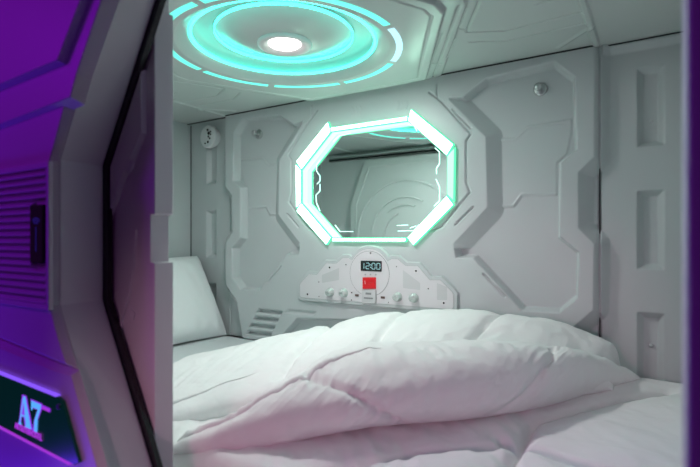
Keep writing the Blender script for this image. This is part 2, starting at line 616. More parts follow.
# ================================================================== CONTROL PANEL
pc = py(371, 272, YB)
cp = thing('control_panel', 'white cloud-shaped control panel with knobs on the wall under the mirror', 'control panel', (pc[0], YB, pc[1]))
def RP(lst, Y=1.688):
    return rel([py(a, b, Y) for a, b in lst], pc)
rt = [(391, 254.7), (399, 255), (407, 261.5), (419.7, 261.8), (431.7, 275.7), (442, 275.7), (455, 288.5), (458, 293), (458, 305)]
rt = RP(rt)
lo = py(371, 307, 1.688)[1] - pc[1]
rt[-1] = (rt[-1][0], lo + 0.018)
rt.append((rt[-1][0] - 0.018, lo))
arc = []
R0 = 0.107
a0 = math.atan2(rt[0][1], rt[0][0])
for k in range(17):
    a = a0 + (PI - 2 * a0) * k / 16
    arc.append((R0 * math.cos(a), 0.002 + R0 * math.sin(a)))
outl = list(reversed(rt)) + arc + [(-x, z) for x, z in rt]
bm = bmesh.new()
prism(bm, outl, -0.0005, -0.012, inset(outl, 0.004))
obj('surround', bm, M['plastic'], cp, bevel=0.0015)
inn_ = inset(outl, 0.016)
bm = bmesh.new()
prism(bm, inn_, -0.0118, -0.014)
obj('face_plate', bm, M['plate'], cp, bevel=0.0008)
# round centre plate
bm = bmesh.new()
disc(bm, (0, -0.006), 0.089, -0.0138, -0.0162, 64)
obj('centre_plate', bm, M['plate'], cp, bevel=0.0008)
bm = bmesh.new()
stroke(bm, [(0.0895 * math.cos(2 * PI * k / 64), -0.006 + 0.0895 * math.sin(2 * PI * k / 64)) for k in range(65)], 0.0018, -0.0138, -0.0150)
obj('groove_line', bm, M['darkgrey'], cp)
bm = bmesh.new()
gl = inset(outl, 0.0158)
stroke(bm, gl + [gl[0]], 0.0020, -0.0118, -0.0134)
obj('groove_line', bm, M['grey'], cp)
for q_ in ([(322, 275), (339, 268), (339, 280), (322, 283)], [(403, 270), (420, 283), (420, 290), (403, 288)], [(437, 283), (447, 287), (447, 300), (437, 300)]):
    bm = bmesh.new()
    prism(bm, RP(q_, YB - 0.014), -0.0139, -0.0143)
    obj('printed_field', bm, M['pale'], cp)
# groove frame of the round plate
ck = obj
YP = YB - 0.0162
q = RP([(361, 260.6), (382, 260.6), (382, 271.6), (361, 271.6)], YP)
bm = bmesh.new()
box(bm, (q[0][0], -0.0160, q[2][1]), (q[1][0], -0.020, q[0][1]))
clock = obj('clock_display', bm, M['blackglass'], cp, bevel=0.002)
w_ = q[1][0] - q[0][0]; h_ = q[0][1] - q[2][1]
SEG = {'1': 'bc', '2': 'abged', '0': 'abcdef'}
def seven(ch, x, z, w, h, parent):
    t = 0.0017
    pos = {'a': ((x, z + h), (x + w, z + h)), 'g': ((x, z + h / 2), (x + w, z + h / 2)), 'd': ((x, z), (x + w, z)),
           'f': ((x, z + h), (x, z + h / 2)), 'b': ((x + w, z + h), (x + w, z + h / 2)), 'e': ((x, z + h / 2), (x, z)), 'c': ((x + w, z + h / 2), (x + w, z))}
    bm = bmesh.new()
    for s in SEG[ch]:
        p, r = Vector(pos[s][0]), Vector(pos[s][1])
        dd = (r - p).normalized() * 0.0008
        stroke(bm, [tuple(p + dd), tuple(r - dd)], t, -0.0199, -0.0207)
    obj('digit', bm, M['digit'], parent)
dw = w_ * 0.15; dh = h_ * 0.56; z0 = q[2][1] + h_ * 0.22
for ch, k in zip('1200', (0.02, 0.27, 0.55, 0.78)):
    seven(ch, q[0][0] + w_ * k, z0, dw, dh, clock)
bm = bmesh.new()
xx = q[0][0] + w_ * 0.485
for zz in (z0 + dh * 0.3, z0 + dh * 0.7):
    box(bm, (xx - 0.0015, -0.0199, zz - 0.0015), (xx + 0.0015, -0.0207, zz + 0.0015))
obj('colon', bm, M['digit'], clock)
# buttons under the clock
for px in (365.5, 370.7, 376):
    c0 = RP([(px, 274.5)], YP)[0]
    bm = bmesh.new(); disc(bm, c0, 0.0035, -0.0160, -0.0185, 16)
    obj('button', bm, M['grey'], cp)
# red rocker switch
q = RP([(363, 277.3), (376.3, 277.3), (376.3, 288.9), (363, 288.9)], YP)
bm = bmesh.new()
prism(bm, [q[0], q[1], q[2], q[3]], -0.0160, -0.021)
sw = obj('rocker_switch', bm, M['red'], cp, bevel=0.0015)
sw['label'] = 'red rocker switch'
bm = bmesh.new()
mx = (q[0][0] + q[1][0]) / 2; mz = (q[0][1] + q[2][1]) / 2
prism(bm, inset([q[0], q[1], (q[1][0], mz), (q[0][0], mz)], 0.003), -0.0208, -0.024)
prism(bm, inset([(q[0][0], mz), (q[1][0], mz), q[2], q[3]], 0.003), -0.0208, -0.0225)
obj('rocker', bm, M['red'], sw, bevel=0.001)
bm = bmesh.new()
stroke(bm, [(q[0][0] + 0.013, q[0][1] - 0.012), (q[0][0] + 0.015, q[0][1] - 0.026)], 0.003, -0.0239, -0.0246)
obj('switch_mark', bm, M['redmark'], sw)
# card slot below
q = RP([(362.3, 289.6), (376.6, 289.6), (376.6, 303.5), (362.3, 303.5)], YP)
bm = bmesh.new()
prism(bm, q, -0.0160, -0.024, inset(q, 0.002))
cs = obj('card_slot', bm, M['pale'], cp, bevel=0.001)
bm = bmesh.new()
zc_ = (q[0][1] + q[2][1]) / 2
stroke(bm, [(q[0][0] + 0.012, zc_ - 0.006), (q[1][0] - 0.012, zc_ - 0.006)], 0.006, -0.0239, -0.0245)
stroke(bm, [(q[0][0] + 0.020, zc_ + 0.012), (q[1][0] - 0.020, zc_ + 0.012)], 0.008, -0.0239, -0.0245)
obj('slot_mark', bm, M['darkgrey'], cs)
# knobs
for px, yy in ((329.8, 292.3), (343.5, 293), (397.3, 297), (413.6, 298)):
    c0 = RP([(px, yy)], YB - 0.02)[0]
    bm = bmesh.new()
    lathe(bm, [(0.0185, -0.0138), (0.0185, -0.0165), (0.0150, -0.0175), (0.0145, -0.034), (0.0125, -0.037), (0, -0.037)], (c0[0], 0, c0[1]), 32, 'y')
    kn = obj('knob', bm, M['knob'], cp, True)
    bm = bmesh.new()
    stroke(bm, [(c0[0] - 0.008, c0[1] - 0.004), (c0[0] + 0.008, c0[1] + 0.004)], 0.004, -0.0369, -0.0405)
    obj('grip', bm, M['chrome'], kn, bevel=0.0008)
# sockets
for px, yy in ((357, 295.3), (383, 297.5)):
    c0 = RP([(px, yy)], YB - 0.014)[0]
    bm = bmesh.new()
    box(bm, (c0[0] - 0.009, -0.0139, c0[1] - 0.0045), (c0[0] + 0.009, -0.0168, c0[1] + 0.0045))
    obj('socket', bm, M['brown'], cp, bevel=0.001)
# screws and small lamps
for px, yy, r in ((329.5, 267.5, .0035), (346, 264.5, .0022), (307.6, 294.2, .0035), (319, 282, .0022), (319, 296.3, .002), (371, 253, .0035),
                  (396.5, 266.6, .0022), (416, 271, .0035), (428.3, 288.7, .0022), (443.8, 303, .0035), (351.8, 292.6, .0028), (351.5, 300, .0022), (388.5, 302.3, .002)):
    c0 = RP([(px, yy)], YB - 0.014)[0]
    bm = bmesh.new(); disc(bm, c0, r, -0.0139 if px != 371 else -0.0160, -0.0152 if px != 371 else -0.0175, 12)
    obj('screw', bm, M['black'], cp)

# ================================================================== HOOKS and round vent
def hook(px, yy, label):
    x, z = py(px, yy, D - 0.012)
    h = thing('coat_hook', label, 'hook', (x, D - FL - 0.0005, z), 'coat hooks on the back wall')
    bm = bmesh.new(); lathe(bm, [(0, 0), (0.022, 0), (0.022, -0.004), (0.016, -0.007), (0, -0.007)], (0, 0, 0), 32, 'y')
    obj('base', bm, M['chrome'], h, True)
    bm = bmesh.new(); lathe(bm, [(0.0075, -0.006), (0.006, -0.014), (0.006, -0.030), (0.012, -0.034), (0.013, -0.040), (0.009, -0.044), (0, -0.045)], (0, 0, 0), 24, 'y')
    obj('peg', bm, M['chrome'], h, True)
hook(540, 89, 'chrome wall hook at the upper right of the mirror')
hook(258, 134, 'chrome wall hook at the upper left of the mirror')

x, z = py(207.5, 136.5, D - 0.045)
v = thing('round_vent', 'round white perforated cap high on the wall in the left corner', 'air vent', (x, D, z))
bm = bmesh.new()
lathe(bm, [(0.046, -0.0005), (0.046, -0.018), (0.056, -0.020), (0.057, -0.040), (0.052, -0.046), (0.030, -0.049), (0, -0.050)], (0, 0, 0), 48, 'y')
obj('cap', bm, M['door'], v)
for (a, r, s) in ((80, .032, .0055), (45, .020, .0085), (38, .034, .004), (-10, .012, .006), (-30, .024, .005), (-75, .030, .006), (-110, .036, .004), (15, .028, .004)):
    a = math.radians(a)
    px_, pz_ = r * math.cos(a), r * math.sin(a)
    bm = bmesh.new(); disc(bm, (px_, pz_), s, -0.042, -0.0507, 12)
    obj('hole', bm, M['black'], v)

# ================================================================== POD FRONT (outer shell)
def S(lst, Y=YS):
    return [py(a, b, Y) for a, b in lst]
xl0 = -0.878
dx_top = (-0.739 + 0.878) / (0.38 - 0.139)
zt, zb = EYE + 0.56, EYE - 0.50
hole = [(0.0195, zb), (0.0195, zt), (xl0 + dx_top * (0.56 - 0.139), zt), (xl0, EYE + 0.139), (xl0, EYE - 0.113),
        (xl0 + (0.133 / 0.249) * (0.50 - 0.113), zb)]
bm = bmesh.new()
x0, x1, z0, z1 = -2.35, 0.75, 0.0, EYE + 0.78
key = [(x0, z0), (hole[5][0], z0)] + [hole[5], hole[4], hole[3], hole[2], (hole[2][0], z1), (x0, z1)]
prism(bm, key, YI, YS)
prism(bm, [(hole[5][0], z0), (x1, z0), (x1, zb), hole[5]], YI, YS)
prism(bm, [(x1, zb), (x1, zt), (0.0195, zt), (0.0195, zb)], YI, YS)
prism(bm, [hole[2], (x1, zt), (x1, z1), (hole[2][0], z1)], YI, YS)
shell = obj('wall_front', bm, M['shell'], bevel=0.004, seg=3)
struct(shell, 'white pod front with angular opening, lit violet')
# raised plates on the front
YP1 = YS - 0.012
def plate(pts, name='raised_panel', h=0.012, w=0.009, m='shell'):
    p = [py(a, b, YS - h) for a, b in pts]
    bm = bmesh.new()
    prism(bm, inset(p, -w), YS + 0.0002, YS - h, p)
    return obj(name, bm, M[m], shell, bevel=0.0015)
plate([(-90, -90), (122, -60), (101, 0), (76, 74), (70, 97), (0, 124), (-90, 160)], h=0.022, w=0.010)
plate([(-90, -90), (104, -60), (80, 0), (57, 60), (0, 84), (-90, 124)], h=0.034, w=0.012)
plate([(-90, 162), (0, 124), (66, 98), (52, 150), (49, 160), (49, 306), (58, 340), (66, 364), (0, 337), (-90, 290)])
plate([(-90, 308), (0, 348), (57, 372), (71, 376), (112, 520), (-90, 520)])

# black rubber seal behind the opening
bm = bmesh.new()
sl = [hole[2], hole[3], hole[4], hole[5]]
stroke(bm, [(x + 0.002, z) for x, z in sl], 0.019, YI + 0.0002, YI + 0.010)
obj('rubber_seal', bm, M['black'], shell)

# louvred grille
gx0, gz = py(0, 235, YS - 0.014)
gr = thing('ventilation_grille', 'louvred air grille moulded with horizontal slats on the violet pod front', 'vent grille', (gx0, YS - 0.012, gz))
tp = py(48.5, 161, YS - 0.020); bt = py(48.5, 311, YS - 0.020)
xr = tp[0] - gx0; xl = -0.28
zt_ = tp[1] - gz; zb_ = bt[1] - gz
fr = 0.010
bm = bmesh.new()
for a, b in (((xl, zb_), (xr, zb_ + fr)), ((xl, zt_ - fr), (xr, zt_)), ((xr - fr, zb_ + fr), (xr, zt_ - fr)), ((xl, zb_ + fr), (xl + fr, zt_ - fr))):
    box(bm, (a[0], -0.0002, a[1]), (b[0], -0.008, b[1]))
obj('frame', bm, M['shell'], gr, bevel=0.0015)
ns = 18
hh = (zt_ - zb_ - 2 * fr) / ns
rx0, rz1 = py(29.5, 205, YS - 0.0235); rx1, rz0 = py(42.5, 264, YS - 0.0235)
rx0 -= gx0; rx1 -= gx0; rz0 -= gz; rz1 -= gz
for k in range(ns):
    z = zb_ + fr + hh * k
    bm = bmesh.new()
    xe = xr - fr
    if z + hh > rz0 and z < rz1:
        xe = rx0 - 0.001
    vs = []
    for x in (xl + fr, xe):
        vs.append([bm.verts.new(p) for p in ((x, -0.0003, z + 0.0004), (x, -0.0090, z + 0.001), (x, -0.0090, z + hh * 0.25), (x, -0.0003, z + hh * 0.62))])
    for j in range(4):
        bm.faces.new((vs[0][j], vs[0][(j + 1) % 4], vs[1][(j + 1) % 4], vs[1][j]))
    bm.faces.new(vs[0]); bm.faces.new(vs[1])
    obj('slat', bm, M['shell'], gr)
rd = thing('card_reader', 'small black keycard reader with contactless symbol set into the louvred grille', 'card reader', ((rx0 + rx1) / 2 + gx0, YS - 0.0125, (rz0 + rz1) / 2 + gz))
rw, rh = (rx1 - rx0) / 2, (rz1 - rz0) / 2
bm = bmesh.new(); box(bm, (-rw, 0, -rh), (rw, -0.011, rh))
obj('body', bm, M['blackglass'], rd, bevel=0.002)
for k, r in enumerate((0.007, 0.011, 0.015)):
    bm = bmesh.new()
    stroke(bm, [(r * 1.1 * math.cos(a), rh * 0.25 + r * math.sin(a)) for a in [math.radians(t) for t in range(40, 141, 12)]], 0.0016, -0.0108, -0.0114)
    obj('contactless_arc', bm, M['readermark'], rd)
bm = bmesh.new()
stroke(bm, [(0, rh * 0.25), (0, -rh * 0.6)], 0.0016, -0.0108, -0.0114)
obj('reader_line', bm, M['readermark'], rd)

# sign
sc = py(30, 420, YS - 0.016)
sg = thing('pod_sign', 'black glass sign, green reflection painted in, reading A7 in glowing cyan and violet letters', 'sign', (sc[0], YS - 0.012, sc[1]))
def SP(lst, Y=YS - 0.018):
    return rel([py(a, b, Y) for a, b in lst], sc)
bm = bmesh.new()
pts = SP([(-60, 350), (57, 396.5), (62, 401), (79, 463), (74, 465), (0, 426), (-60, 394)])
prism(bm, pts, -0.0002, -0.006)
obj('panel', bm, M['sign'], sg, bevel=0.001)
bm = bmesh.new()
stroke(bm, SP([(-60, 349.5), (57, 396)]), 0.0018, -0.0002, -0.0085)
obj('light_edge', bm, M['signline'], sg)
bm = bmesh.new()
stroke(bm, SP([(-60, 396), (0, 428), (70, 464.5)]), 0.0012, -0.0002, -0.0075)
obj('light_edge', bm, M['signpink'], sg)
bm = bmesh.new(); disc(bm, SP([(59, 406.5)])[0], 0.0045, -0.0058, -0.0085, 20)
obj('screw', bm, M['chrome'], sg)
Y0, Y1 = -0.0058, -0.0068
def polys(name, lists, m, y0=Y0, y1=Y1):
    bm = bmesh.new()
    for L in lists:
        prism(bm, SP(L), y0, y1)
    return obj(name, bm, M[m], sg)
# letter A (outline behind, cyan strokes in front)
polys('letter_outline', [[(22.5, 394.5), (26.5, 396), (33, 430), (25.5, 427.5), (24.0, 417), (21.8, 416.5), (21.0, 423.8), (22.2, 426), (18, 424), (19.5, 421)],
                         [(31, 399), (42.5, 404), (42, 409), (37, 422), (36.2, 433.5), (33, 431.5), (34.5, 420), (38, 409.5), (32.5, 408)]], 'signviolet')
polys('letter_a', [[(24.0, 396), (25.8, 396.8), (31.4, 427.6), (32.2, 429.0), (25.2, 426.3), (26.6, 425.6)],
                   [(23.7, 397.5), (24.4, 398.3), (21.0, 421.5), (22.0, 424.6), (19.0, 423.4), (20.3, 421.0)],
                   [(21.9, 414.2), (25.5, 415.6), (25.7, 417.0), (21.7, 415.5)]], 'signcyan', -0.0066, -0.0074)
polys('numeral_7', [[(32.0, 400.5), (41.5, 404.6), (41.2, 408.2), (38.0, 419), (37.6, 432), (34.8, 430.8), (35.2, 420), (38.6, 409.2), (33.0, 406.8), (32.6, 410), (31.9, 409.6)]], 'signcyan', -0.0066, -0.0074)
polys('name_backing', [[(42.5, 405), (50.5, 408.6), (50.2, 412.2), (42.2, 408.6)]], 'signviolet')
def text(body, p0, p1, m, hscale, name):
    cu = bpy.data.curves.new(name, 'FONT')
    cu.body = body
    cu.size = 1.0
    cu.extrude = 0.02
    o = bpy.data.objects.new(name, cu)
    COL.objects.link(o)
    bpy.context.view_layer.update()
    dg = bpy.context.evaluated_depsgraph_get()
    me = bpy.data.meshes.new_from_object(o.evaluated_get(dg))
    bpy.data.objects.remove(o)
    xs_ = [v.co.x for v in me.vertices]; w = max(xs_) - min(xs_); xm = min(xs_)
    a, b = Vector(SP([p0])[0]), Vector(SP([p1])[0])
    L = (b - a).length
    k = L / w
    t = (b - a).normalized()
    for v in me.vertices:
        x = (v.co.x - xm) * k; z = v.co.y * k * hscale; dpt = v.co.z * 0.03
        v.co = (a.x + t.x * x - t.y * z * 0, -0.0075 - dpt, a.z + t.y * x + z) if False else (a.x + t.x * x, -0.0078 - dpt, a.y + t.y * x + z)
    return link(name, me, M[m], sg)
text('ARTSLITERHOSTEL', (16, 427.6), (43, 440.8), 'signpink', 1.35, 'name_lettering')
text('CAPSULE', (43.3, 408.6), (50.0, 411.6), 'signpink', 1.2, 'small_lettering')

# ================================================================== SLIDING DOOR
DY0, DY1 = 0.545, 0.585
dxr = -0.748
dxl = -1.80
dzt, dzb = EYE + 0.545, ZM - 0.03
st = 0.004
door_pts = [(dxl + 0.12, dzt), (dxr, dzt), (dxr, dzb), (dxl + 0.12, dzb), (dxl, dzb + 0.25), (dxl, dzt - 0.30)]
n1, n2 = py(160, 215, DY0)[1], py(160, 263, DY0)[1]
zn_top, zn_bot = EYE + (HY - 214) * 0.96 / F, EYE + (HY - 262.5) * 0.96 / F
d_mid = dxr * -SN + 0.56 * CS
zn_top = EYE + (HY - 214.5) * d_mid / F
zn_bot = EYE + (HY - 262.5) * d_mid / F
zn2 = EYE + (HY - 27) * d_mid / F
door_pts = [(dxl + 0.12, dzt), (dxr - 0.012, dzt), (dxr - 0.012, zn2 + 0.03), (dxr, zn2 + 0.03), (dxr, zn_top), (dxr - 0.012, zn_top), (dxr - 0.012, zn_bot), (dxr, zn_bot),
            (dxr, dzb), (dxl + 0.12, dzb), (dxl, dzb + 0.25), (dxl, dzt - 0.30)]
bm = bmesh.new()
prism(bm, door_pts, DY1, DY0)
door = obj('door_1', bm, M['door'], bevel=0.002)
struct(door, 'white sliding pod door pushed open to the left')
# relief on the outer face
dp = [(-0.60 + dxr, dzt - 0.05), (dxr - 0.035, dzt - 0.05), (dxr - 0.035, EYE + 0.20), (dxr - 0.075, EYE + 0.10), (dxr - 0.10, EYE + 0.03), (dxr - 0.30, EYE + 0.03)]
bm = bmesh.new()
dp1 = [py(147, 70, DY0), py(147, 134, DY0), py(132, 168, DY0), py(123, 186, DY0), py(121, 196, DY0), py(113, 216, DY0), py(100, 216, DY0), py(95, 60, DY0)]
prism(bm, dp1, DY0 + 0.0005, DY0 - 0.009, inset(dp1, 0.004))
obj('upper_panel', bm, M['door'], door)
bm = bmesh.new()
arcp = [py(a, b, DY0) for a, b in ((137, 230), (135, 262), (131, 290), (127, 306), (124, 318), (119, 338))]
stroke(bm, arcp, 0.005, DY0 + 0.0005, DY0 - 0.005)
obj('groove_trim', bm, M['door'], door)
bm = bmesh.new()
tb = [py(a, b, DY0) for a, b in ((130, 307), (136, 313), (134, 321), (127, 315))]
prism(bm, tb, DY0 + 0.0005, DY0 - 0.004)
obj('tab', bm, M['door'], door, bevel=0.001)
bm = bmesh.new()
tb = [py(a, b, DY0 - 0.005) for a, b in ((133, 161), (137, 162), (136, 168), (131, 174), (129, 170))]
prism(bm, tb, DY0 - 0.0085, DY0 - 0.013)
obj('tab', bm, M['door'], door, bevel=0.001)
# relief on the inner face (seen in the mirror): arcs and an outline
xm = -1.38
zc0 = EYE + 0.03
def ring_arc(r, a0, a1, w=0.012, n=40, cx=xm, cz=zc0, name='relief_arc'):
    bm = bmesh.new()
    stroke(bm, [(cx + r * math.cos(math.radians(a0 + (a1 - a0) * i / n)), cz + r * math.sin(math.radians(a0 + (a1 - a0) * i / n))) for i in range(n + 1)], w, DY1 - 0.0005, DY1 + 0.012)
    obj(name, bm, M['door'], door, bevel=0.002)
ring_arc(0.36, 0, 359.9, 0.014, 80)
ring_arc(0.25, 60, 175, 0.010)
ring_arc(0.20, 70, 130, 0.010)
ring_arc(0.20, 190, 250, 0.010)
ring_arc(0.15, 110, 200, 0.010)
bm = bmesh.new()
stroke(bm, inset(door_pts[:1] + [(dxr, dzt)] + [(dxr, dzb)] + door_pts[-3:], 0.045) + [inset(door_pts[:1] + [(dxr, dzt)] + [(dxr, dzb)] + door_pts[-3:], 0.045)[0]], 0.012, DY1 - 0.0005, DY1 + 0.008)
obj('relief_outline', bm, M['door'], door, bevel=0.002)
rail = thing('door_rail', 'dark metal sliding door rail seen in the mirror', 'door rail', (CX, 0.60, dzt + 0.006))
bm = bmesh.new()
box(bm, (-0.98, -0.012, 0.0), (0.95, 0.022, 0.012)); box(bm, (-0.98, 0.018, 0.0), (0.95, 0.022, 0.020))
obj('track', bm, M['rail'], rail)
bm = bmesh.new()
box(bm, (-0.98, -0.0695, 0.0125), (0.95, 0.0175, 0.030))
obj('bracket', bm, M['plastic'], rail)

# ================================================================== BED
bm = bmesh.new()
box(bm, (XL + 0.003, 0.60, 0.0), (XR - 0.003, D - 0.006, ZM - 0.13))
o = obj('bed_platform', bm, M['bed'], bevel=0.004)
tag(o, 'pale built-in bed platform under the mattress', 'bed base')
# floor
bm = bmesh.new()
box(bm, (-5, -4, -0.05), (4, 2.2, 0))
struct(obj('floor', bm, M['floor']))

N = lambda x, y, z: noise.noise(Vector((x, y, z)))
nx, ny = 200, 110
def rounded(bx0, bx1, by0, by1, z0, z1, name, m, wr):
    """closed mattress-like slab with a soft top"""
    bm = bmesh.new()
    box(bm, (bx0, by0, z0), (bx1, by1, z1))
    bmesh.ops.subdivide_edges(bm, edges=bm.edges[:], cuts=70, use_grid_fill=True)
    for v in bm.verts:
        if v.co.z > z1 - 1e-5:
            x, y = v.co.x, v.co.y
            e = min(x - bx0, bx1 - x, y - by0, by1 - y)
            v.co.z += -0.0005 - wr * (0.5 + 0.5 * N(x * 5, y * 5, 2)) - 0.015 * max(0, 1 - e / 0.03) ** 2
            v.co.z -= 0.0012 * abs(N(x * 14 + y * 3, y * 5, 7))
    return obj(name, bm, M[m], smooth=True)
o = rounded(XL + 0.004, XR - 0.004, 0.605, D - 0.008, ZM - 0.13, ZM - 0.001, 'mattress', 'sheet', 0.002)
o.modifiers.new('we', 'WEIGHTED_NORMAL')
tag(o, 'mattress under a pale grey fitted sheet along the pod', 'mattress')

# ---- pillow leaning on the end wall
def pillow():
    n = 60
    hw, hh, tk = 0.30, 0.23, 0.10     # half length (along y), half height, half thickness
    bm = bmesh.new()
    fr, bk = [], []
    for i in range(n + 1):
        a, b = [], []
        for j in range(n + 1):
            s = -1 + 2 * i / n; t = -1 + 2 * j / n
            pinch = 1 - 0.09 * (1 - abs(s) ** 2.2) * abs(t) ** 3
            pin2 = 1 - 0.09 * (1 - abs(t) ** 2.2) * abs(s) ** 3
            yy = s * hw * pin2; zz = t * hh * pinch
            th = tk * ((1 - s ** 4) * (1 - t ** 4)) ** 0.55
            wr = 0.006 * N(s * 3, t * 3, 4) + 0.004 * N(s * 8, t * 2.5, 9) * (abs(s) + abs(t))
            e = min(1, (1 - max(abs(s), abs(t))) * 8)
            a.append(bm.verts.new((yy, th + wr * e, zz)))
            edge = i in (0, n) or j in (0, n)
            b.append(a[-1] if edge else bm.verts.new((yy, -th * 0.9, zz)))
        fr.append(a); bk.append(b)
    for i in range(n):
        for j in range(n):
            bm.faces.new((fr[i][j], fr[i + 1][j], fr[i + 1][j + 1], fr[i][j + 1]))
            bm.faces.new((bk[i][j], bk[i][j + 1], bk[i + 1][j + 1], bk[i + 1][j]))
    return bm, hw, hh, tk
bm, hw, hh, tk = pillow()
# local: x along the bed depth, y the thickness, z up;  lean it back on the end wall
from mathutils import Matrix
tilt = math.radians(29)
Mx = Matrix.Rotation(-PI / 2, 4, 'Z')       # thickness (+y) -> +x ; length (x) -> -y
Rt = Matrix.Rotation(-tilt, 4, 'Y')
bm.transform(Rt @ Mx)
minz = min(v.co.z for v in bm.verts); minx = min(v.co.x for v in bm.verts)
for v in bm.verts:
    if v.co.z < minz + 0.03:
        v.co.z = max(v.co.z, minz + 0.014)
minz += 0.014
px0 = XL + 0.004 - minx
o = obj('pillow', bm, M['pillow'], smooth=True)
o.location = (px0 + 0.035, 1.425, ZM - minz + 0.0005)
s_ = o.modifiers.new('s', 'SUBSURF'); s_.levels = 1; s_.render_levels = 1
tag(o, 'white pillow leaning against the left end wall of the pod', 'pillow')

# ================================================================== DUVET
def p3(px, yy, z):
    x, y = pz(px, yy, EYE + z)
    return (x, y, z)


def interp(pts, t):
    """smooth interpolation through points at t in 0..1"""
    n = len(pts) - 1
    f = min(max(t, 0), 1) * n
    i = min(int(f), n - 1)
    u = f - i
    p0 = pts[max(i - 1, 0)]; p1 = pts[i]; p2 = pts[i + 1]; p3_ = pts[min(i + 2, n)]
    return [0.5 * ((2 * b) + (-a + c) * u + (2 * a - 5 * b + 4 * c - d) * u * u + (-a + 3 * b - 3 * c + d) * u ** 3) for a, b, c, d in zip(p0, p1, p2, p3_)]


def seamdist(s, t, L, sx, sy):
    best = 9
    for (a, b), (c, d) in zip(L, L[1:]):
        ex, ey = (c - a) * sx, (d - b) * sy
        qx, qy = (s - a) * sx, (t - b) * sy
        k = max(0, min(1, (qx * ex + qy * ey) / (ex * ex + ey * ey + 1e-9)))
        best = min(best, math.hypot(qx - k * ex, qy - k * ey))
    return best


def fold(stations, n_s, n_c, seams, sx, sy, amp=1.0, seed=0, end=0.10, pw=2.4, seam_depth=0.016):
    """closed puffed roll. stations: (front point, back point, z low, z high of front, z high of back)"""
    bm = bmesh.new()
    rings = []
    for i in range(n_s + 1):
        s = i / n_s
        q = interp(stations, s)
        fx, fy, bx_, by_, zl, zf, zb2 = q
        dd = min(s, 1 - s)
        e = 1.0 if dd > end else max(0.03, (1 - (1 - dd / end) ** 2.2)) ** 0.5
        ring = []
        for j in range(n_c):
            a = 2 * PI * j / n_c
            qa = a / PI if a < 1.5 * PI else a / PI - 2
            ca, sa = math.cos(a), math.sin(a)
            cc = math.copysign(abs(ca) ** (2 / pw), ca)
            ss = math.copysign(abs(sa) ** (2 / pw), sa)
            t = 0.5 - 0.5 * cc       # 0 front, 1 back
            x = fx + (bx_ - fx) * t
            y = fy + (by_ - fy) * t
            zt2 = zf + (zb2 - zf) * t
            zm = (zl + zt2) / 2; hh2 = (zt2 - zl) / 2 * e
            if e < 1:
                zm = zl + (zt2 - zl) / 2 * e + 0.0
            z = zm + ss * hh2
            top = max(0, ss)
            # puckers and wrinkles
            w = 0
            if ss > -0.85:
                w = 0.006 * N(x * 4 + seed, y * 4, z * 4) + 0.005 * N(x * 11, y * 11 + seed, z * 6) + 0.004 * N(x * 26 + seed, y * 22, z * 10) + 0.0014 * N(x * 60 + seed, y * 50, z * 30)
                sd = min([seamdist(s, qa, L, sx, sy) for L in seams] + [9])
                pk = seam_depth * 0.8 * math.exp(-(sd / 0.009) ** 2) + seam_depth * 0.6 * math.exp(-sd / 0.03)
                pck = 0.007 * math.exp(-sd / 0.05) * N((s * sx - qa * sy) * 55, (s * sx + qa * sy) * 5, seed + 3) + 0.005 * math.exp(-abs(qa - 0.42) / 0.13) * N(s * sx * 42, qa * 3, seed + 8)
                w = (amp * w - pk + pck) * min(1, (ss + 0.85) / 0.4)
            nx_ = -(by_ - fy); ny_ = (bx_ - fx)
            # outward direction in section
            L_ = math.hypot(bx_ - fx, by_ - fy) + 1e-6
            ox, oy = -(bx_ - fx) / L_ * cc, -(by_ - fy) / L_ * cc
            kk = abs(ca)
            ring.append(bm.verts.new((x + ox * w * kk, y + oy * w * kk, EYE + z + w * ss)))
        rings.append(ring)
    pos = [[v.co.copy() for v in R_] for R_ in rings]
    for A_, B_ in zip(rings, rings[1:]):
        for j in range(n_c):
            k = (j + 1) % n_c
            bm.faces.new((A_[j], A_[k], B_[k], B_[j]))
    bm.faces.new(rings[0]); bm.faces.new(list(reversed(rings[-1])))
    return bm, pos


dv = thing('duvet', 'thick white quilted duvet folded back in a heap on the bed', 'duvet', (0, 0, 0))
# lower layer spread over the bed
nx, ny = 260, 180
qx0, qx1, qy0, qy1 = -1.02, 0.125, 0.612, D - 0.012
xs = np.linspace(qx0, qx1, nx); ys = np.linspace(qy0, qy1, ny)
A, B = np.meshgrid(xs, ys)
def seamz(px, yy, z=-0.42):
    return pz(px, yy, EYE + z)
low_seams = [[seamz(533, 422), seamz(509, 467), seamz(480, 520)], [seamz(500, 441), seamz(516, 446), seamz(552, 455), seamz(600, 468), seamz(640, 480)],
             [seamz(330, 470), seamz(420, 452), seamz(516, 446)], [seamz(533, 422), seamz(600, 405), seamz(668, 392)]]
dist = np.full(A.shape, 9.0)
for L in low_seams:
    dist = np.minimum(dist, dline(A, B, L))
edge = np.minimum(np.minimum(A - qx0, qx1 - A), np.minimum(B - qy0, qy1 - B))
nz = np.zeros(A.shape)
for i in range(ny):
    for j in range(nx):
        x, y = xs[j], ys[i]
        dx = dist[i, j]
        dirn = N(x * 7 + y * 30, y * 6 - x * 6, 1.5)
        nz[i, j] = 0.007 * N(x * 5, y * 5, 0) + 0.003 * N(x * 13, y * 13, 5) + 0.005 * math.exp(-dx / 0.06) * dirn \
            + 0.004 * max(0, 1 - (x + 0.15) / -0.5) * 0 + 0.008 * N(x * 7 - y * 7, x * 26 + y * 20, 8) * (1 if x < -0.25 else 0.35)
top = -0.408 + nz - 0.024 * np.exp(-(dist / 0.011) ** 2) - 0.012 * np.exp(-(dist / 0.045) ** 2)
top = top - 0.045 * np.clip(1 - edge / 0.05, 0, 1) ** 2
Zt = EYE + top
bot = np.full(A.shape, ZM + 0.001)
Zt = np.maximum(Zt, bot + 0.004)
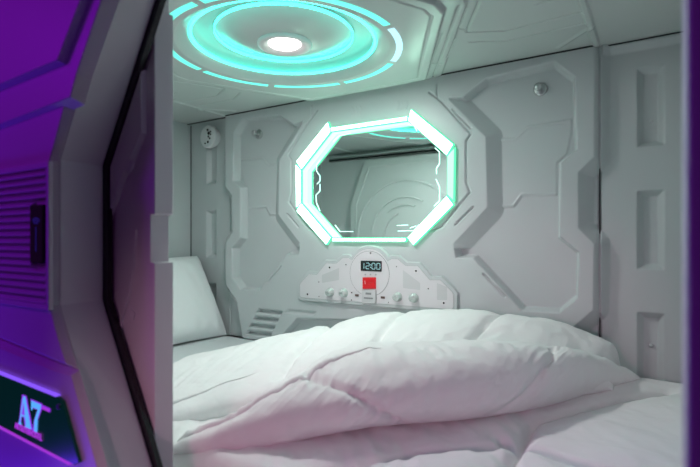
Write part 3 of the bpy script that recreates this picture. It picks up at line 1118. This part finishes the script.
verts = np.concatenate([np.stack([A, B, Zt], -1).reshape(-1, 3), np.stack([A, B, bot], -1).reshape(-1, 3)])
idx = np.arange(nx * ny).reshape(ny, nx)
fs = []
for i in range(ny - 1):
    for j in range(nx - 1):
        fs.append((int(idx[i, j]), int(idx[i, j + 1]), int(idx[i + 1, j + 1]), int(idx[i + 1, j])))
        fs.append((int(idx[i, j] + nx * ny), int(idx[i + 1, j] + nx * ny), int(idx[i + 1, j + 1] + nx * ny), int(idx[i, j + 1] + nx * ny)))
per = [int(idx[0, j]) for j in range(nx)] + [int(idx[i, nx - 1]) for i in range(1, ny)] + [int(idx[ny - 1, j]) for j in range(nx - 2, -1, -1)] + [int(idx[i, 0]) for i in range(ny - 2, 0, -1)]
for a, b in zip(per, per[1:] + per[:1]):
    fs.append((a, a + nx * ny, b + nx * ny, b))
me = bpy.data.meshes.new('lower_layer')
me.from_pydata(verts.tolist(), [], fs)
link('lower_layer', me, M['duvet'], dv, True)

# middle fold, behind
def stn(fr, bk, zl, zf, zb2):
    return (fr[0], fr[1], bk[0], bk[1], zl, zf, zb2)
mid = [
    stn((-1.06, 0.66), (-1.35, 1.05), -0.467, -0.41, -0.37),
    stn((-0.99, 0.67), (-1.26, 1.25), -0.465, -0.39, -0.345),
    stn((-0.91, 0.73), (-1.15, 1.45), -0.46, -0.36, -0.315),
    stn((-0.80, 0.84), (-1.00, 1.60), -0.455, -0.325, -0.272),
    stn((-0.67, 0.94), (-0.84, 1.665), -0.45, -0.305, -0.232),
    stn((-0.54, 1.03), (-0.64, 1.68), -0.44, -0.300, -0.202),
    stn((-0.42, 1.12), (-0.44, 1.68), -0.43, -0.300, -0.197),
    stn((-0.28, 1.22), (-0.26, 1.68), -0.425, -0.310, -0.222),
    stn((-0.18, 1.36), (-0.16, 1.69), -0.42, -0.335, -0.262),
    stn((-0.10, 1.50), (-0.09, 1.69), -0.42, -0.36, -0.30),
]
seam_m = [[(0.66, 0.3), (0.67, 0.6), (0.69, 0.9)], [(0.45, 0.33), (0.60, 0.30), (0.95, 0.33)], [(0.36, 0.2), (0.33, 0.5), (0.30, 0.9)],
          [(0.50, 0.3), (0.47, 0.6), (0.50, 0.9)]]
bm, mring = fold(mid, 240, 170, seam_m, 1.3, 0.8, 1.0, 3.0, 0.05, 2.6, 0.024)
obj('back_fold', bm, M['duvet'], dv, True)


def tst(f, r, zl, zt_, k=0.9):
    return (f[0], f[1], r[0] + (r[0] - f[0]) * k, r[1] + (r[1] - f[1]) * k, zl, zt_, zt_ - 0.012)
top_ = [
    tst((-0.82, 0.612), (-0.82, 0.645), -0.425, -0.395),
    tst((-0.73, 0.650), (-0.74, 0.715), -0.425, -0.362),
    tst((-0.645, 0.712), (-0.69, 0.82), -0.430, -0.312),
    tst((-0.56, 0.785), (-0.665, 0.93), -0.425, -0.280),
    tst((-0.48, 0.860), (-0.61, 1.02), -0.420, -0.258),
    tst((-0.40, 0.940), (-0.52, 1.09), -0.420, -0.248),
    tst((-0.325, 1.03), (-0.42, 1.15), -0.420, -0.243),
    tst((-0.255, 1.13), (-0.325, 1.24), -0.418, -0.248),
    tst((-0.19, 1.27), (-0.24, 1.345), -0.418, -0.266),
    tst((-0.125, 1.45), (-0.165, 1.49), -0.418, -0.305),
    tst((-0.03, 1.68), (-0.045, 1.69), -0.418, -0.392),
]
seam_t = [[(0.25, 0.47), (0.33, 0.22), (0.40, 0.0), (0.47, -0.25)], [(0.81, 0.5), (0.785, 0.25), (0.73, 0.0), (0.64, -0.3)]]
bm, tring = fold(top_, 280, 170, seam_t, 1.3, 0.34, 1.0, 11.0, 0.06, 2.2, 0.015)
obj('front_fold', bm, M['duvet'], dv, True)


def piping(path, r, name):
    """corded edge along a path of points"""
    bm = bmesh.new()
    rings = []
    n = len(path)
    for i, p in enumerate(path):
        t = (path[min(i + 1, n - 1)] - path[max(i - 1, 0)]).normalized()
        a = t.cross(Vector((0, 0, 1))).normalized(); b_ = t.cross(a)
        rr_ = r * (1 + 0.35 * N(i * 0.35, 2, 5)) * min(1, 0.2 + i / 8, 0.05 + (n - 1 - i) / 45)
        rings.append([bm.verts.new(p + (a * math.cos(k * PI / 5) + b_ * math.sin(k * PI / 5)) * rr_) for k in range(10)])
    for A_, B_ in zip(rings, rings[1:]):
        for j in range(10):
            bm.faces.new((A_[j], A_[(j + 1) % 10], B_[(j + 1) % 10], B_[j]))
    bm.faces.new(rings[0]); bm.faces.new(rings[-1])
    return obj(name, bm, M['duvet'], dv, True)


def along(rings, i0, i1, frac0, frac1):
    out = []
    for i in range(i0, i1):
        f = (i - i0) / (i1 - i0)
        R_ = rings[i]
        a = frac0 + (frac1 - frac0) * f
        out.append(Vector(R_[int(a * len(R_))]) + Vector((0, 0, 0.001)))
    return [sum((out[max(0, min(len(out) - 1, k + d))] for d in (-2, -1, 0, 1, 2)), Vector((0, 0, 0))) / 5 for k in range(len(out))]
piping(along(tring, 6, 125, 0.19, 0.235), 0.0085, 'piping')
piping(along(mring, 4, 74, 0.03, 0.15), 0.008, 'piping')


# ================================================================== LIGHTS
def area(name, loc, target, size, sy, power, col):
    l = bpy.data.lights.new(name, 'AREA')
    l.shape = 'RECTANGLE'; l.size = size; l.size_y = sy
    l.energy = power; l.color = col
    o = bpy.data.objects.new(name, l)
    COL.objects.link(o)
    o.location = loc
    o.rotation_euler = (Vector(target) - Vector(loc)).to_track_quat('-Z', 'Y').to_euler()
    return o
area('violet_lamp', (-2.0, -0.6, EYE + 0.75), (-1.1, 0.45, EYE), 0.5, 0.5, 5.5, (0.42, 0.0, 1.0))
area('blue_lamp', (-1.55, 0.08, EYE - 0.8), (-1.2, 0.45, EYE + 0.2), 0.25, 0.25, 3.2, (0.12, 0.02, 1.0))
l = bpy.data.lights.new('corridor_spot', 'SPOT')
l.energy = 16; l.color = (1.0, 0.48, 0.66); l.spot_size = math.radians(40); l.spot_blend = 0.5; l.shadow_soft_size = 0.12
o = bpy.data.objects.new('corridor_spot', l); COL.objects.link(o)
o.location = (-0.30, -0.60, EYE - 0.05)
o.rotation_euler = (Vector((-0.50, 0.95, EYE - 0.37)) - o.location).to_track_quat('-Z', 'Y').to_euler()
l = bpy.data.lights.new('downlight_beam', 'AREA')
l.shape = 'DISK'; l.size = 0.10; l.energy = 5.6; l.color = (1.0, 0.92, 0.94)
o = bpy.data.objects.new('downlight_beam', l); COL.objects.link(o)
o.location = (RC[0], RC[1], EYE + 0.607 - 0.014)
l = bpy.data.lights.new('right_end_fill', 'AREA')  # unseen fill lamp, added to brighten the right end of the pod
l.shape = 'DISK'; l.size = 0.08; l.energy = 0.3; l.color = (1.0, 0.97, 0.98)
o = bpy.data.objects.new('right_end_fill', l); COL.objects.link(o)
o.location = (-0.02, 1.17, ZC + 0.004)

w = bpy.data.worlds.new('world')
C.world = w
w.use_nodes = True
bg = w.node_tree.nodes['Background']
bg.inputs[0].default_value = (0.5, 0.1, 0.7, 1)
bg.inputs[1].default_value = 0.06

# ================================================================== CAMERA
cam = bpy.data.cameras.new('camera')
co = bpy.data.objects.new('camera', cam)
COL.objects.link(co)
co.location = (0, 0, EYE)
co.rotation_euler = (PI / 2, 0, TH)
cam.sensor_width = 36.0
cam.lens = F / 700 * 36.0
cam.shift_y = 6.5 / 700
cam.clip_start = 0.02
cam.dof.use_dof = True
cam.dof.focus_distance = 1.7
cam.dof.aperture_fstop = 3.2
C.camera = co
C.view_settings.view_transform = 'Standard'
C.view_settings.look = 'None'
C.view_settings.gamma = 1
C.view_settings.exposure = 0.0
